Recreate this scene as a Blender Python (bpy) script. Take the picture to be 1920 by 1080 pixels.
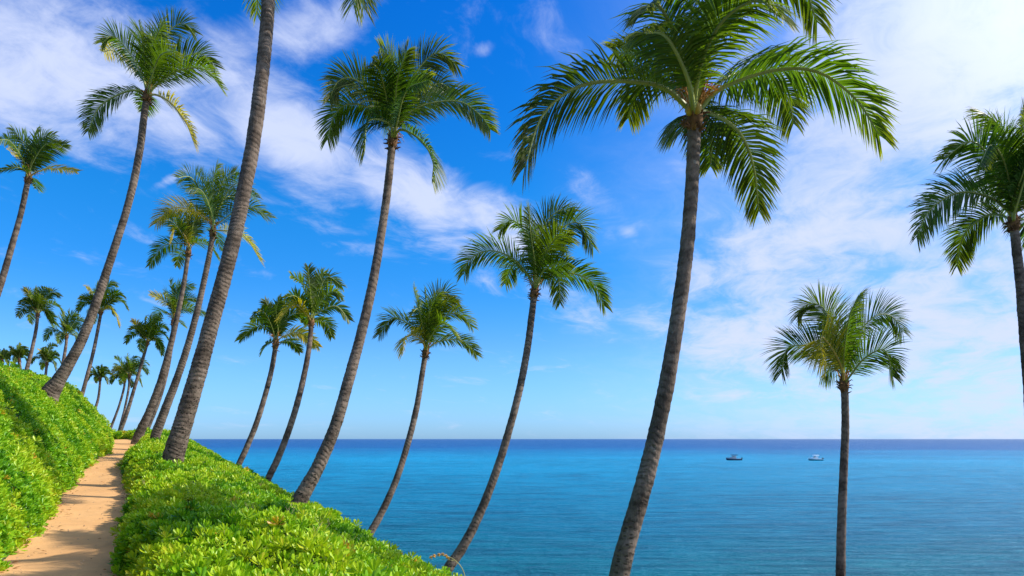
import bpy, math, random
import numpy as np
from mathutils import Vector, Matrix, noise as mnoise

random.seed(7); rng = np.random.default_rng(11)
R = math.radians
for o in list(bpy.data.objects): bpy.data.objects.remove(o)
scene = bpy.context.scene
col = scene.collection

# ------------------------------------------------------------------ camera
EYE = 11.5            # metres above the sea
F = 1251.0            # focal length in photograph pixels (1920 wide)
HZ = 823.0            # horizon row
cam_d = bpy.data.cameras.new('camera'); cam = bpy.data.objects.new('camera', cam_d); col.objects.link(cam)
cam.location = (0, 0, EYE); cam.rotation_euler = (R(90), 0, 0)
cam_d.sensor_width = 36; cam_d.lens = 36 * F / 1920
cam_d.shift_y = (HZ - 540) / 1920
cam_d.clip_start = 0.1; cam_d.clip_end = 90000
scene.camera = cam

# ------------------------------------------------------------------ light and exposure
SUN_AZ, SUN_EL = 83.0, 43.0     # degrees clockwise from +Y, and above the horizon
sd = bpy.data.lights.new('sun', 'SUN'); sun = bpy.data.objects.new('sun', sd); col.objects.link(sun)
sd.energy = 4.6; sd.angle = R(0.5); sd.color = (1.0, 0.94, 0.85)
sv = Vector((math.sin(R(SUN_AZ)) * math.cos(R(SUN_EL)), math.cos(R(SUN_AZ)) * math.cos(R(SUN_EL)), math.sin(R(SUN_EL))))
sun.rotation_euler = sv.to_track_quat('Z', 'Y').to_euler()
scene.view_settings.view_transform = 'Standard'; scene.view_settings.look = 'None'
scene.view_settings.exposure = 0.35; scene.view_settings.gamma = 1.0
scene.view_settings.use_curve_mapping = False
scene.render.engine = 'CYCLES'
scene.cycles.max_bounces = 6; scene.cycles.transparent_max_bounces = 4

# ------------------------------------------------------------------ node helper
class NT:
    def __init__(s, tree): s.t = tree; s.n = tree.nodes; s.l = tree.links
    def new(s, typ, ins=None, **kw):
        nd = s.n.new(typ)
        for k, v in kw.items(): setattr(nd, k, v)
        for k, v in (ins or {}).items():
            sock = nd.inputs[k]
            if hasattr(v, 'is_output') or isinstance(v, bpy.types.NodeSocket): s.l.new(v, sock)
            else: sock.default_value = v
        return nd
    def math(s, op, a, b=0.0, c=0.0, clamp=False):
        return s.new('ShaderNodeMath', {0: a, 1: b, 2: c}, operation=op, use_clamp=clamp).outputs[0]
    def mapr(s, v, a, b, c=0.0, d=1.0, smooth=True):
        return s.new('ShaderNodeMapRange', {'Value': v, 'From Min': a, 'From Max': b, 'To Min': c, 'To Max': d},
                     interpolation_type='SMOOTHSTEP' if smooth else 'LINEAR').outputs['Result']
    def mix(s, f, a, b, bt='MIX'):
        nd = s.new('ShaderNodeMix', data_type='RGBA', blend_type=bt, clamp_factor=True)
        for i, v in ((0, f), (6, a), (7, b)):
            if isinstance(v, bpy.types.NodeSocket): s.l.new(v, nd.inputs[i])
            else: nd.inputs[i].default_value = v if i == 0 else (tuple(v) + (1,))[:4]
        return nd.outputs[2]
    def noise(s, vec, scale, detail=4, rough=0.5, dist=0.0):
        ins = {'Scale': scale, 'Detail': detail, 'Roughness': rough, 'Distortion': dist}
        if vec is not None: ins['Vector'] = vec
        return s.new('ShaderNodeTexNoise', ins).outputs['Fac']

# ------------------------------------------------------------------ sky
world = bpy.data.worlds.new('World'); scene.world = world; world.use_nodes = True
w = NT(world.node_tree); w.n.clear()
sky = w.new('ShaderNodeTexSky', sky_type='NISHITA')
sky.sun_disc = False; sky.sun_elevation = R(SUN_EL); sky.sun_rotation = R(SUN_AZ)
sky.altitude = 0; sky.air_density = 1.0; sky.dust_density = 0.35; sky.ozone_density = 3.5
tc = w.new('ShaderNodeTexCoord')
sep = w.new('ShaderNodeSeparateXYZ', {0: tc.outputs['Generated']})
X, Y, Z = sep.outputs
az = w.math('ARCTAN2', X, Y)
hyp = w.math('SQRT', w.math('ADD', w.math('MULTIPLY', X, X), w.math('MULTIPLY', Y, Y)))
el = w.math('ARCTAN2', Z, hyp)
hsv = w.new('ShaderNodeHueSaturation', {'Saturation': w.mapr(el, R(0), R(14), 1.0, 1.4), 'Value': 1.0, 'Color': sky.outputs[0]})
skyc = (0.50, 0.90, 1.72)                       # camera-like blue grade, by elevation, the same all the way round
for e0, e1, tc_ in ((0, 7, (0.60, 1.04, 1.52)), (8, 18, (0.46, 1.30, 1.62)), (18, 34, (0.40, 1.22, 1.80))):
    skyc = w.mix(w.mapr(el, R(e0), R(e1), smooth=False), skyc, tc_)
skyc = w.mix(1.0, hsv.outputs[0], skyc, 'MULTIPLY')
ae = w.new('ShaderNodeCombineXYZ', {0: az, 1: el, 2: 0.0}).outputs[0]
# the same dome of directions seen as a high flat cloud sheet: wisps foreshorten towards the horizon
zc = w.math('MAXIMUM', Z, -0.08)
zc = w.math('ADD', zc, 0.18)
sheet = w.new('ShaderNodeCombineXYZ', {0: w.math('DIVIDE', X, zc), 1: w.math('DIVIDE', Y, zc), 2: 0.0}).outputs[0]

def pxdir(px, py):
    x = (px - 960) / F; z = (HZ - py) / F
    return math.atan2(x, 1), math.atan2(z, math.hypot(x, 1))
def blob(px, py, rx, ry, rot, amt):
    """a soft elliptical patch of cloud cover, at a direction of the sky"""
    a, e = pxdir(px, py); k = 1 / F
    m = w.new('ShaderNodeVectorMath', {0: ae, 1: (a, e, 0)}, operation='SUBTRACT').outputs[0]
    r = w.new('ShaderNodeVectorRotate', {'Vector': m, 'Angle': R(rot)}, rotation_type='Z_AXIS').outputs[0]
    q = w.new('ShaderNodeVectorMath', {0: r, 1: (1 / (rx * k), 1 / (ry * k), 1)}, operation='MULTIPLY').outputs[0]
    ln = w.new('ShaderNodeVectorMath', {0: q}, operation='LENGTH').outputs['Value']
    return w.mapr(ln, 0.0, 1.0, amt, 0.0)
BL = [(40, 130, 360, 170, 0, .80), (300, 165, 280, 130, 30, .62), (540, 235, 320, 140, 26, .86), (760, 350, 310, 110, 26, .88),
      (930, 415, 240, 90, 30, .66), (570, 60, 250, 85, -20, .56), (200, 255, 170, 45, 8, .36), (330, 330, 80, 14, -35, .36),
      (1000, 545, 250, 50, 12, .44), (1090, 590, 120, 45, 18, .42), (1105, 350, 110, 50, 35, .30), (1180, 437, 40, 22, 20, .30),
      (905, 92, 45, 22, -15, .34), (1090, 28, 40, 14, 0, .2), (1150, 640, 90, 18, 4, .30),
      (1750, 60, 90, 40, -10, .6), (1500, 450, 460, 180, -22, .60), (1400, 640, 320, 110, 14, .66), (1600, 560, 520, 140, 10, .55),
      (1920, 130, 420, 330, 0, .65), (1560, 180, 330, 330, 0, .42), (1850, 600, 420, 200, 0, .40),
      (460, 795, 150, 16, 0, .22), (250, 790, 120, 22, 0, .28), (1450, 740, 420, 30, 0, .36), (1800, 700, 320, 40, -2, .34), (820, 800, 120, 10, 0, .22)]
cov = None
sdot = w.new('ShaderNodeVectorMath', {0: tc.outputs['Generated'], 1: tuple(sv)}, operation='DOT_PRODUCT').outputs['Value']
for b in BL:
    v = blob(*b)
    cov = v if cov is None else w.math('SMOOTH_MAX', cov, v, 0.12)
veil = w.math('MAXIMUM', w.mapr(az, R(0), R(40), 0.0, 0.84), w.mapr(sdot, 0.66, 0.92, 0.0, 1.0))
away = w.mapr(w.math('ABSOLUTE', az), R(46), R(75), 0.0, 0.26)      # outside the view the cover is an even scatter of the same wisps
hz_fade = w.mapr(el, R(0), R(4), 0.35, 1.0)
warp = w.new('ShaderNodeTexNoise', {'Vector': sheet, 'Scale': 1.3, 'Detail': 3.0, 'Roughness': 0.6})
wv = w.new('ShaderNodeVectorMath', {0: warp.outputs['Color'], 1: (0.55, 0.55, 0.0)}, operation='MULTIPLY').outputs[0]
sh2 = w.new('ShaderNodeVectorMath', {0: sheet, 1: wv}, operation='ADD').outputs[0]
rot = w.new('ShaderNodeVectorRotate', {'Vector': sh2, 'Angle': R(-62)}, rotation_type='Z_AXIS').outputs[0]
st_ = w.new('ShaderNodeVectorMath', {0: rot, 1: (1.0, 2.3, 1.0)}, operation='MULTIPLY').outputs[0]
n1 = w.noise(st_, 1.6, 9, 0.62, 0.2)
n2 = w.noise(w.new('ShaderNodeVectorMath', {0: sh2, 1: (1.0, 1.0, 1.0)}, operation='MULTIPLY').outputs[0], 5.5, 9, 0.68, 0.1)
nn = w.math('ADD', w.math('MULTIPLY', w.math('SUBTRACT', n1, 0.5), 1.25), w.math('MULTIPLY', w.math('SUBTRACT', n2, 0.5), 0.80))
c0 = w.math('ADD', w.math('MAXIMUM', cov, away), nn)
cl = w.math('MULTIPLY', w.mapr(c0, 0.15, 0.80, 0.0, 0.93), hz_fade)
vl = w.math('MULTIPLY', veil, w.mapr(w.math('ADD', w.math('MULTIPLY', n1, .6), w.math('MULTIPLY', n2, .4)), 0.36, 0.60, 0.34, 1.0), 0)
alpha = w.math('SUBTRACT', 1.0, w.math('MULTIPLY', w.math('SUBTRACT', 1.0, cl), w.math('SUBTRACT', 1.0, vl)))
bright = w.mapr(sdot, 0.62, 0.98, 1.10, 2.2)     # thin cloud glows towards the sun
cc = w.new('ShaderNodeVectorMath', {0: (5.1, 5.7, 7.6), 'Scale': bright}, operation='SCALE').outputs[0]
fin = w.mix(alpha, skyc, cc)
bg = w.new('ShaderNodeBackground', {'Color': fin, 'Strength': 0.10})
out = w.new('ShaderNodeOutputWorld', {'Surface': bg.outputs[0]})

# ------------------------------------------------------------------ object helpers
def link(o): col.objects.link(o); return o
def tag(o, label=None, cat=None, group=None, kind=None):
    if label: o['label'] = label
    if cat: o['category'] = cat
    if group: o['group'] = group
    if kind: o['kind'] = kind
    return o
def mesh_obj(name, verts, faces, mats, parent=None, smooth=True, uv=None, attrs=None):
    me = bpy.data.meshes.new(name)
    me.from_pydata([tuple(v) for v in verts] if not isinstance(verts, np.ndarray) else verts.tolist(), [], faces)
    if not isinstance(mats, (list, tuple)): mats = [mats]
    for m in mats: me.materials.append(m)
    if smooth: me.polygons.foreach_set('use_smooth', [True] * len(me.polygons))
    for k, v in (attrs or {}).items():
        a = me.attributes.new(k, 'FLOAT', 'POINT'); a.data.foreach_set('value', np.asarray(v, dtype=np.float32))
    me.update()
    o = bpy.data.objects.new(name, me); link(o)
    if parent: o.parent = parent
    return o
def empty(name, loc):
    o = bpy.data.objects.new(name, None); link(o); o.location = loc; o.empty_display_size = 0.3
    return o
class MB:
    """gathers simple solids into one mesh"""
    def __init__(s): s.v = []; s.f = []
    def box(s, c, d, M=None, taper=1.0):
        n = len(s.v)
        for z in (-1, 1):
            k = taper if z > 0 else 1
            for x, y in ((-1, -1), (1, -1), (1, 1), (-1, 1)):
                p = Vector((c[0] + x * d[0] / 2 * k, c[1] + y * d[1] / 2 * k, c[2] + z * d[2] / 2))
                s.v.append(M @ p if M else p)
        s.f += [tuple(n + i for i in q) for q in ((3, 2, 1, 0), (4, 5, 6, 7), (0, 1, 5, 4), (1, 2, 6, 5), (2, 3, 7, 6), (3, 0, 4, 7))]
    def tube(s, pts, rad, seg=6, cap=True):
        n0 = len(s.v); pts = [Vector(p) for p in pts]
        for i, p in enumerate(pts):
            t = (pts[min(i + 1, len(pts) - 1)] - pts[max(i - 1, 0)]).normalized()
            a = t.orthogonal().normalized() if i == 0 else (a - t * a.dot(t)).normalized()
            b = t.cross(a); r = rad[i] if isinstance(rad, (list, tuple)) else rad
            for k in range(seg):
                th = 2 * math.pi * k / seg
                s.v.append(p + (a * math.cos(th) + b * math.sin(th)) * r)
        for i in range(len(pts) - 1):
            for k in range(seg):
                q = n0 + i * seg
                s.f.append((q + k, q + (k + 1) % seg, q + seg + (k + 1) % seg, q + seg + k))
        if cap:
            s.f.append(tuple(n0 + k for k in reversed(range(seg))))
            s.f.append(tuple(n0 + (len(pts) - 1) * seg + k for k in range(seg)))
    def build(s, name, mat, parent=None, smooth=True): return mesh_obj(name, s.v, s.f, mat, parent, smooth)

def new_mat(name):
    m = bpy.data.materials.new(name); m.use_nodes = True; t = NT(m.node_tree); t.n.clear()
    o = t.new('ShaderNodeOutputMaterial'); return m, t, o
def simple(name, c, rough=0.5, spec=0.5, nscale=6.0, namt=0.12, metallic=0.0):
    m, t, o = new_mat(name)
    tcx = t.new('ShaderNodeTexCoord')
    n = t.noise(tcx.outputs['Object'], nscale, 4)
    f = t.mapr(n, 0.3, 0.7, 1 - namt, 1 + namt)
    cs = t.new('ShaderNodeVectorMath', {0: tuple(c), 'Scale': f}, operation='SCALE').outputs[0]
    p = t.new('ShaderNodeBsdfPrincipled', {'Base Color': cs, 'Roughness': rough, 'Specular IOR Level': spec, 'Metallic': metallic})
    t.l.new(p.outputs[0], o.inputs[0]); return m

# ------------------------------------------------------------------ the lie of the land, in path coordinates
DX, DY = -0.5, 0.8660254            # along the path; (DY, -DX) points to the sea
def to_xy(s, t): return DX * s + DY * t, DY * s - DX * t
def to_st(x, y): return DX * x + DY * y, DY * x - DX * y
# path edges read from the photograph: depth, left px, right px, metres below the eye
PE = [(8.3, 14, 202, 1.71), (11.6, 98, 224, 1.62), (14.8, 120, 240, 1.40), (17.6, 142, 232, 1.26), (20.5, 155, 224, 1.12), (24.5, 183, 232, .88), (28, 206, 255, .66),
      (33, 211, 258, .37), (37.5, 214, 260, .12)]
ls = []; lt = []; rs = []; rt = []; zs = []
for Yd, a, b, H in PE:
    s1, t1 = to_st((a - 960) * Yd / F, Yd); s2, t2 = to_st((b - 960) * Yd / F, Yd)
    ls.append(s1); lt.append(t1); rs.append(s2); rt.append(t2); zs.append((.5 * (s1 + s2), -H))
TS = np.arange(-60, 220, 0.25)
def bend(s): d = np.maximum(s - 42.0, 0); return np.where(d < 8, 0.045 * d * d, 0.045 * 64 + 0.72 * (d - 8))
def sm(a, k=7):
    ker = np.hanning(k + 2)[1:-1]; ker /= ker.sum()
    return np.convolve(np.pad(a, k // 2, mode='edge'), ker, mode='valid')
TL = sm(np.interp(TS, [-60, -3, 3] + ls + [60], [-1.0, -1.0, -1.1] + lt + [lt[-1]]), 9) - bend(TS)
TR = sm(np.interp(TS, [-60, -3, 3] + rs + [60], [0.35, 0.35, 0.15] + rt + [rt[-1]]), 9) - bend(TS)
ZP = sm(np.interp(TS, [-60, 3] + [a for a, b in zs] + [46, 52, 62, 80, 220], [-1.75, -1.75] + [b for a, b in zs] + [-.02, -.20, -.6, -1.2, -2.5]), 15)
HR = np.interp(TS, [-60, 12, 20, 26, 33, 40, 46, 60, 220], [.66, .66, .62, .60, .42, .34, .46, .5, .5])

NG = rng.random((64, 64))
def vnoise(x, y):
    x = np.asarray(x, float); y = np.asarray(y, float)
    xi = np.floor(x).astype(int); yi = np.floor(y).astype(int); fx = x - xi; fy = y - yi
    fx = fx * fx * (3 - 2 * fx); fy = fy * fy * (3 - 2 * fy)
    g = lambda i, j: NG[i % 64, j % 64]
    return (g(xi, yi) * (1 - fx) + g(xi + 1, yi) * fx) * (1 - fy) + (g(xi, yi + 1) * (1 - fx) + g(xi + 1, yi + 1) * fx) * fy
def softplus(x, k): return k * np.logaddexp(0, x / k)
def path_edges(s):
    wob = (vnoise(s * 1.7, 3.3 + 0 * s) - .5) * .26 + (vnoise(s * 4.1, 9.3 + 0 * s) - .5) * .10
    wob2 = (vnoise(s * 1.5, 13.3 + 0 * s) - .5) * .26 + (vnoise(s * 4.3, 19.3 + 0 * s) - .5) * .10
    return np.interp(s, TS, TL) + wob - np.interp(s, [8, 16], [.26, .17]), np.interp(s, TS, TR) + wob2 + np.interp(s, [8, 16], [.20, .15])
def canopy(s, t, rough=True):
    """height, from eye level, of the top of the shrubs (of the sand, on the path)"""
    s = np.asarray(s, float); t = np.asarray(t, float)
    tl, tr = path_edges(s); zp = np.interp(s, TS, ZP)
    q = np.maximum(tl - t, 0); p = np.maximum(t - tr, 0)
    qc = 1.78
    gl = 1.28 * q - 0.95 * softplus(q - qc, .12) + 0.95 * softplus(-qc + 0 * q, .12) - 0.28 * softplus(q - 22, 2.0)
    left = .52 * (1 - np.exp(-q / .14)) + gl
    hr = np.interp(s, TS, HR)
    right = hr * (1 - np.exp(-p / .15)) - .05 * np.minimum(p, 2.5) - .42 * softplus(t - np.interp(s, [2, 7, 14], [1.35, 1.8, 2.1]), .25) * (p > 0) - .42 * softplus(t - 4.0, .5) * (p > 0)
    z = zp + np.where(q > 0, left, 0) + np.where(p > 0, right, 0)
    if rough:
        lump = (vnoise(s * .9 + 7, t * 1.1) - .5) * .28 + (vnoise(s * 2.6, t * 2.6 + 5) - .5) * .27 + (vnoise(s * 5.5, t * 5.5 + 15) - .5) * .12 + (vnoise(s * .35 + 3, t * .5 + 9) - .5) * .25
        z = z + lump * (1 - np.exp(-(q + p) / .35))
    return z
def ground(s, t):
    tl, tr = path_edges(np.asarray(s, float)); d = np.maximum(tl - t, 0) + np.maximum(t - tr, 0)
    return np.maximum(canopy(s, t, False) - .48 * (1 - np.exp(-d / .25)) - .05, -EYE - 2.0)
def ground_xy(x, y): s, t = to_st(x, y); return float(ground(s, t)) + EYE

# ------------------------------------------------------------------ setting materials
m_soil, t, o = new_mat('soil')
tcx = t.new('ShaderNodeTexCoord'); n = t.noise(tcx.outputs['Object'], 1.3, 6, .6); nf = t.noise(tcx.outputs['Object'], 22, 5, .6)
c = t.mix(t.mapr(n, .4, .62), (.13, .075, .035), (.05, .085, .02)); c = t.mix(t.mapr(nf, .3, .7, 0, .5), c, (.06, .04, .02))
bp = t.new('ShaderNodeBump', {'Height': nf, 'Strength': .6, 'Distance': .03})
p = t.new('ShaderNodeBsdfPrincipled', {'Base Color': c, 'Roughness': .95, 'Normal': bp.outputs[0]}); t.l.new(p.outputs[0], o.inputs[0])

m_path, t, o = new_mat('trodden_sand')
tcx = t.new('ShaderNodeTexCoord'); ob = tcx.outputs['Object']
big = t.noise(ob, .7, 5, .6, .3); mid = t.noise(ob, 4.5, 6, .65, .4); fine = t.noise(ob, 90, 3, .7)
c = t.mix(t.mapr(big, .35, .68), (.68, .385, .155), (.60, .325, .125))
c = t.mix(t.mapr(mid, .38, .70, 0, .45), c, (.52, .295, .125))
c = t.mix(t.mapr(fine, .52, .80, 0, .35), c, (.72, .48, .26))
spk = t.new('ShaderNodeTexVoronoi', {'Vector': ob, 'Scale': 26.0, 'Randomness': 1.0}).outputs['Distance']
c = t.mix(t.mapr(spk, .03, .10, .55, 0), c, (.20, .12, .06))
rt_ = t.new('ShaderNodeVectorRotate', {'Vector': ob, 'Angle': R(-30)}, rotation_type='Z_AXIS').outputs[0]
stx = t.new('ShaderNodeVectorMath', {0: rt_, 1: (.35, 1.5, 1)}, operation='MULTIPLY').outputs[0]
crk = t.noise(stx, 1.1, 5, .6, .3)
crk = t.mapr(t.math('ABSOLUTE', t.math('SUBTRACT', crk, .5)), 0, .012, .22, 0)
c = t.mix(crk, c, (.34, .19, .08))
h = t.math('ADD', t.math('MULTIPLY', mid, 1.0), t.math('MULTIPLY', fine, .25))
bp = t.new('ShaderNodeBump', {'Height': h, 'Strength': .55, 'Distance': .03})
p = t.new('ShaderNodeBsdfPrincipled', {'Base Color': c, 'Roughness': .95, 'Specular IOR Level': .15, 'Normal': bp.outputs[0]}); t.l.new(p.outputs[0], o.inputs[0])

m_sea, t, o = new_mat('sea_water')
geo = t.new('ShaderNodeNewGeometry'); P = geo.outputs['Position']
sp = t.new('ShaderNodeSeparateXYZ', {0: P}); px_, py_ = sp.outputs[0], sp.outputs[1]
off = t.math('ADD', t.math('MULTIPLY', py_, .95), t.math('MULTIPLY', px_, .10))       # distance out from the shore
patch = t.noise(P, .006, 5, .6, .4); patch2 = t.noise(t.new('ShaderNodeVectorMath', {0: P, 1: (.6, 1.6, 1)}, operation='MULTIPLY').outputs[0], .035, 5, .62, .6)
lg = t.math('LOGARITHM', t.math('MAXIMUM', off, 4.0), 10.0)
lg = t.math('ADD', lg, t.math('MULTIPLY', t.math('SUBTRACT', patch, .5), .45))
lg = t.math('ADD', lg, t.math('MULTIPLY', t.math('SUBTRACT', patch2, .5), .22))
ramp = t.new('ShaderNodeValToRGB', {'Fac': t.mapr(lg, 1.3, 3.7, smooth=False)})
er = ramp.color_ramp; er.elements[0].position = 0; er.elements[0].color = (.0, .13, .135, 1); er.elements[1].position = 1; er.elements[1].color = (.0, .06, .20, 1)
for q_, cc_ in ((.14, (.0, .145, .175)), (.27, (.0, .17, .285)), (.40, (.0, .24, .41)), (.53, (.0, .29, .50)), (.68, (.0, .10, .30))):
    e = er.elements.new(q_); e.color = cc_ + (1,)
strk = t.new('ShaderNodeVectorMath', {0: P, 1: (.5, 1.9, 1)}, operation='MULTIPLY').outputs[0]
rip = t.noise(strk, .16, 8, .66, .5)
wind = t.noise(t.new('ShaderNodeVectorMath', {0: P, 1: (.35, 1.0, 1)}, operation='MULTIPLY').outputs[0], .022, 6, .6, .8)
ripamp = t.math('MULTIPLY', t.mapr(rip, .42, .62, 0, .62), t.mapr(wind, .35, .62, .35, 1.0))
csea = t.mix(ripamp, ramp.outputs[0], (.0, .06, .12))
w1 = t.noise(strk, .30, 5, .60, .6); w2 = t.noise(strk, 1.3, 5, .65, .3); w3 = t.noise(P, 5.5, 3, .6)
w0 = t.noise(t.new('ShaderNodeVectorMath', {0: P, 1: (.30, 1.6, 1)}, operation='MULTIPLY').outputs[0], .045, 3, .5, .8)
hh = t.math('ADD', t.math('ADD', w1, t.math('MULTIPLY', w0, 3.0)), t.math('ADD', t.math('MULTIPLY', w2, .30), t.math('MULTIPLY', w3, .06)))
bp = t.new('ShaderNodeBump', {'Height': hh, 'Strength': 1.0, 'Distance': 1.7})
df = t.new('ShaderNodeBsdfDiffuse', {'Color': csea, 'Normal': bp.outputs[0]})
gl = t.new('ShaderNodeBsdfGlossy', {'Color': (.88, .96, 1, 1), 'Roughness': .30, 'Normal': bp.outputs[0]})
fr = t.new('ShaderNodeFresnel', {'IOR': 1.33, 'Normal': bp.outputs[0]}).outputs[0]
mx = t.new('ShaderNodeMixShader', {0: t.mapr(fr, .04, .50, .0, .38, smooth=False), 1: df.outputs[0], 2: gl.outputs[0]})
t.l.new(mx.outputs[0], o.inputs[0])

# ------------------------------------------------------------------ hillside, path, sea
sg = np.concatenate([np.arange(-40, 0, 2.0), np.arange(0, 60, .5), np.arange(60, 200, 3.0)])
tg = np.concatenate([np.arange(-70, -12, 3.0), np.arange(-12, -4, .6), np.arange(-4, 4, .2), np.arange(4, 26, 1.0)])
def grid_mesh(name, sg, tg, fz, mat):
    S, T = np.meshgrid(sg, tg, indexing='ij'); Zv = fz(S, T); Xv, Yv = to_xy(S, T)
    V = np.stack([Xv.ravel(), Yv.ravel(), Zv.ravel() + EYE], 1); m = len(tg)
    Fc = [(i * m + j, (i + 1) * m + j, (i + 1) * m + j + 1, i * m + j + 1) for i in range(len(sg) - 1) for j in range(m - 1)]
    return mesh_obj(name, V, Fc, mat)
tag(grid_mesh('hillside', sg, tg, ground, m_soil), 'coastal hillside falling from the upper left down to the sea', kind='structure')
def path_mesh():
    ss = np.arange(-12, 80, .25); V = []; n = 13
    for s in ss:
        tl, tr = path_edges(np.array([s])); tl = tl[0] - .25; tr = tr[0] + .25; zp = float(np.interp(s, TS, ZP))
        for j in range(n):
            f = j / (n - 1); tt = tl + (tr - tl) * f
            z = zp + .05 * (abs(f - .5) * 2) ** 3 + (float(vnoise(s * 1.3, tt * 2.1)) - .5) * .05
            x, y = to_xy(s, tt); V.append((x, y, z + EYE))
    Fc = [(i * n + j, i * n + j + 1, (i + 1) * n + j + 1, (i + 1) * n + j) for i in range(len(ss) - 1) for j in range(n - 1)]
    Fc = [f[::-1] for f in Fc]
    return mesh_obj('path', V, Fc, m_path)
tag(path_mesh(), 'narrow tan sandy footpath climbing between two leafy banks', kind='structure')
sea = mesh_obj('sea', [(-60000, -800, 0), (60000, -800, 0), (60000, 60000, 0), (-60000, 60000, 0)], [(0, 1, 2, 3)], m_sea, smooth=False)
tag(sea, 'calm turquoise to deep blue sea reaching the horizon', kind='structure')

# ------------------------------------------------------------------ shrub cover
m_leaf, t, o = new_mat('shrub_leaf')
at = t.new('ShaderNodeAttribute', attribute_type='INSTANCER', attribute_name='tint').outputs['Fac']
av = t.new('ShaderNodeAttribute', attribute_type='GEOMETRY', attribute_name='leafvar').outputs['Fac']
sm_ = t.math('ADD', t.math('MULTIPLY', at, .75), t.math('MULTIPLY', av, .25))
rp = t.new('ShaderNodeValToRGB', {'Fac': sm_}); e = rp.color_ramp
e.elements[0].position = 0; e.elements[0].color = (.022, .13, .006, 1); e.elements[1].position = 1; e.elements[1].color = (.62, .36, .03, 1)  # darkest green stands in for shade among the leaves
for q_, c_ in ((.35, (.13, .36, .008)), (.62, (.30, .52, .012)), (.86, (.48, .60, .02)), (.95, (.50, .48, .03))):
    k = e.elements.new(q_); k.color = c_ + (1,)
pr = t.new('ShaderNodeBsdfPrincipled', {'Base Color': rp.outputs[0], 'Roughness': .38, 'Specular IOR Level': .36})
tr_ = t.new('ShaderNodeBsdfTranslucent', {'Color': t.mix(1.0, rp.outputs[0], (1.05, 1.1, .5), 'MULTIPLY')})
mx = t.new('ShaderNodeMixShader', {0: .30, 1: pr.outputs[0], 2: tr_.outputs[0]}); t.l.new(mx.outputs[0], o.inputs[0])
m_under, t, o = new_mat('shrub_inner_shade')
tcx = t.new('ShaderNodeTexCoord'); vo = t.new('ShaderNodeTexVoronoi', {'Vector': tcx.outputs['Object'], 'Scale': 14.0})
c = t.mix(t.mapr(t.noise(tcx.outputs['Object'], 9, 4), .35, .65), (.025, .065, .006), (.06, .12, .012))  # dark greens paint shaded depth into the gaps between leaf clusters
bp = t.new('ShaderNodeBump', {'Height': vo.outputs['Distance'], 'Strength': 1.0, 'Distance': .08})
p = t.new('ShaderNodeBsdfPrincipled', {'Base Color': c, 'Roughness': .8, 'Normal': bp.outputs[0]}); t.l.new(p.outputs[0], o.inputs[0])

def rosette(seed):
    r = random.Random(seed); V = []; Fc = []; A = []
    n = 11
    for k in range(n):
        a = k * 2.399 + r.uniform(-.25, .25); f = k / n
        tilt = R(18 + 58 * (1 - f)) + r.uniform(-.18, .18)         # outer leaves lie flatter
        L = r.uniform(.085, .125) * (1 - .30 * f); W = L * r.uniform(.30, .40)
        d = Vector((math.cos(a) * math.sin(tilt), math.sin(a) * math.sin(tilt), math.cos(tilt)))
        sdv = Vector((-math.sin(a), math.cos(a), 0)); sdv = (sdv + d.cross(sdv) * r.uniform(-.5, .5)).normalized(); nn_ = sdv.cross(d).normalized()
        b = Vector((0, 0, -.03 + f * .03)); i = len(V)
        arch = -r.uniform(.02, .10) * L * 2
        V += [b, b + d * L * .45 - sdv * W * .26 + nn_ * .02 * L, b + d * L * .45 + sdv * W * .26 + nn_ * .02 * L, b + d * L * .45 - nn_ * .05 * L,
              b + d * L * .80 - sdv * W * .5 + nn_ * (.08 * L + arch), b + d * L * .80 + sdv * W * .5 + nn_ * (.08 * L + arch), b + d * L * .80 + nn_ * (arch - .02 * L),
              b + d * L * 1.0 - sdv * W * .2 + nn_ * arch * 1.6, b + d * L * 1.0 + sdv * W * .2 + nn_ * arch * 1.6]
        Fc += [(i, i + 3, i + 1), (i, i + 2, i + 3), (i + 1, i + 3, i + 6, i + 4), (i + 3, i + 2, i + 5, i + 6), (i + 4, i + 6, i + 7), (i + 6, i + 8, i + 7), (i + 6, i + 5, i + 8)]
        lv = r.random(); A += [lv] * 9
    me = bpy.data.meshes.new('leaf_cluster'); me.from_pydata([tuple(v) for v in V], [], Fc); me.materials.append(m_leaf)
    me.polygons.foreach_set('use_smooth', [True] * len(me.polygons))
    a_ = me.attributes.new('leafvar', 'FLOAT', 'POINT'); a_.data.foreach_set('value', A); me.update()
    return bpy.data.objects.new('leaf_cluster', me)
ROS = [rosette(i) for i in range(5)]
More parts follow.
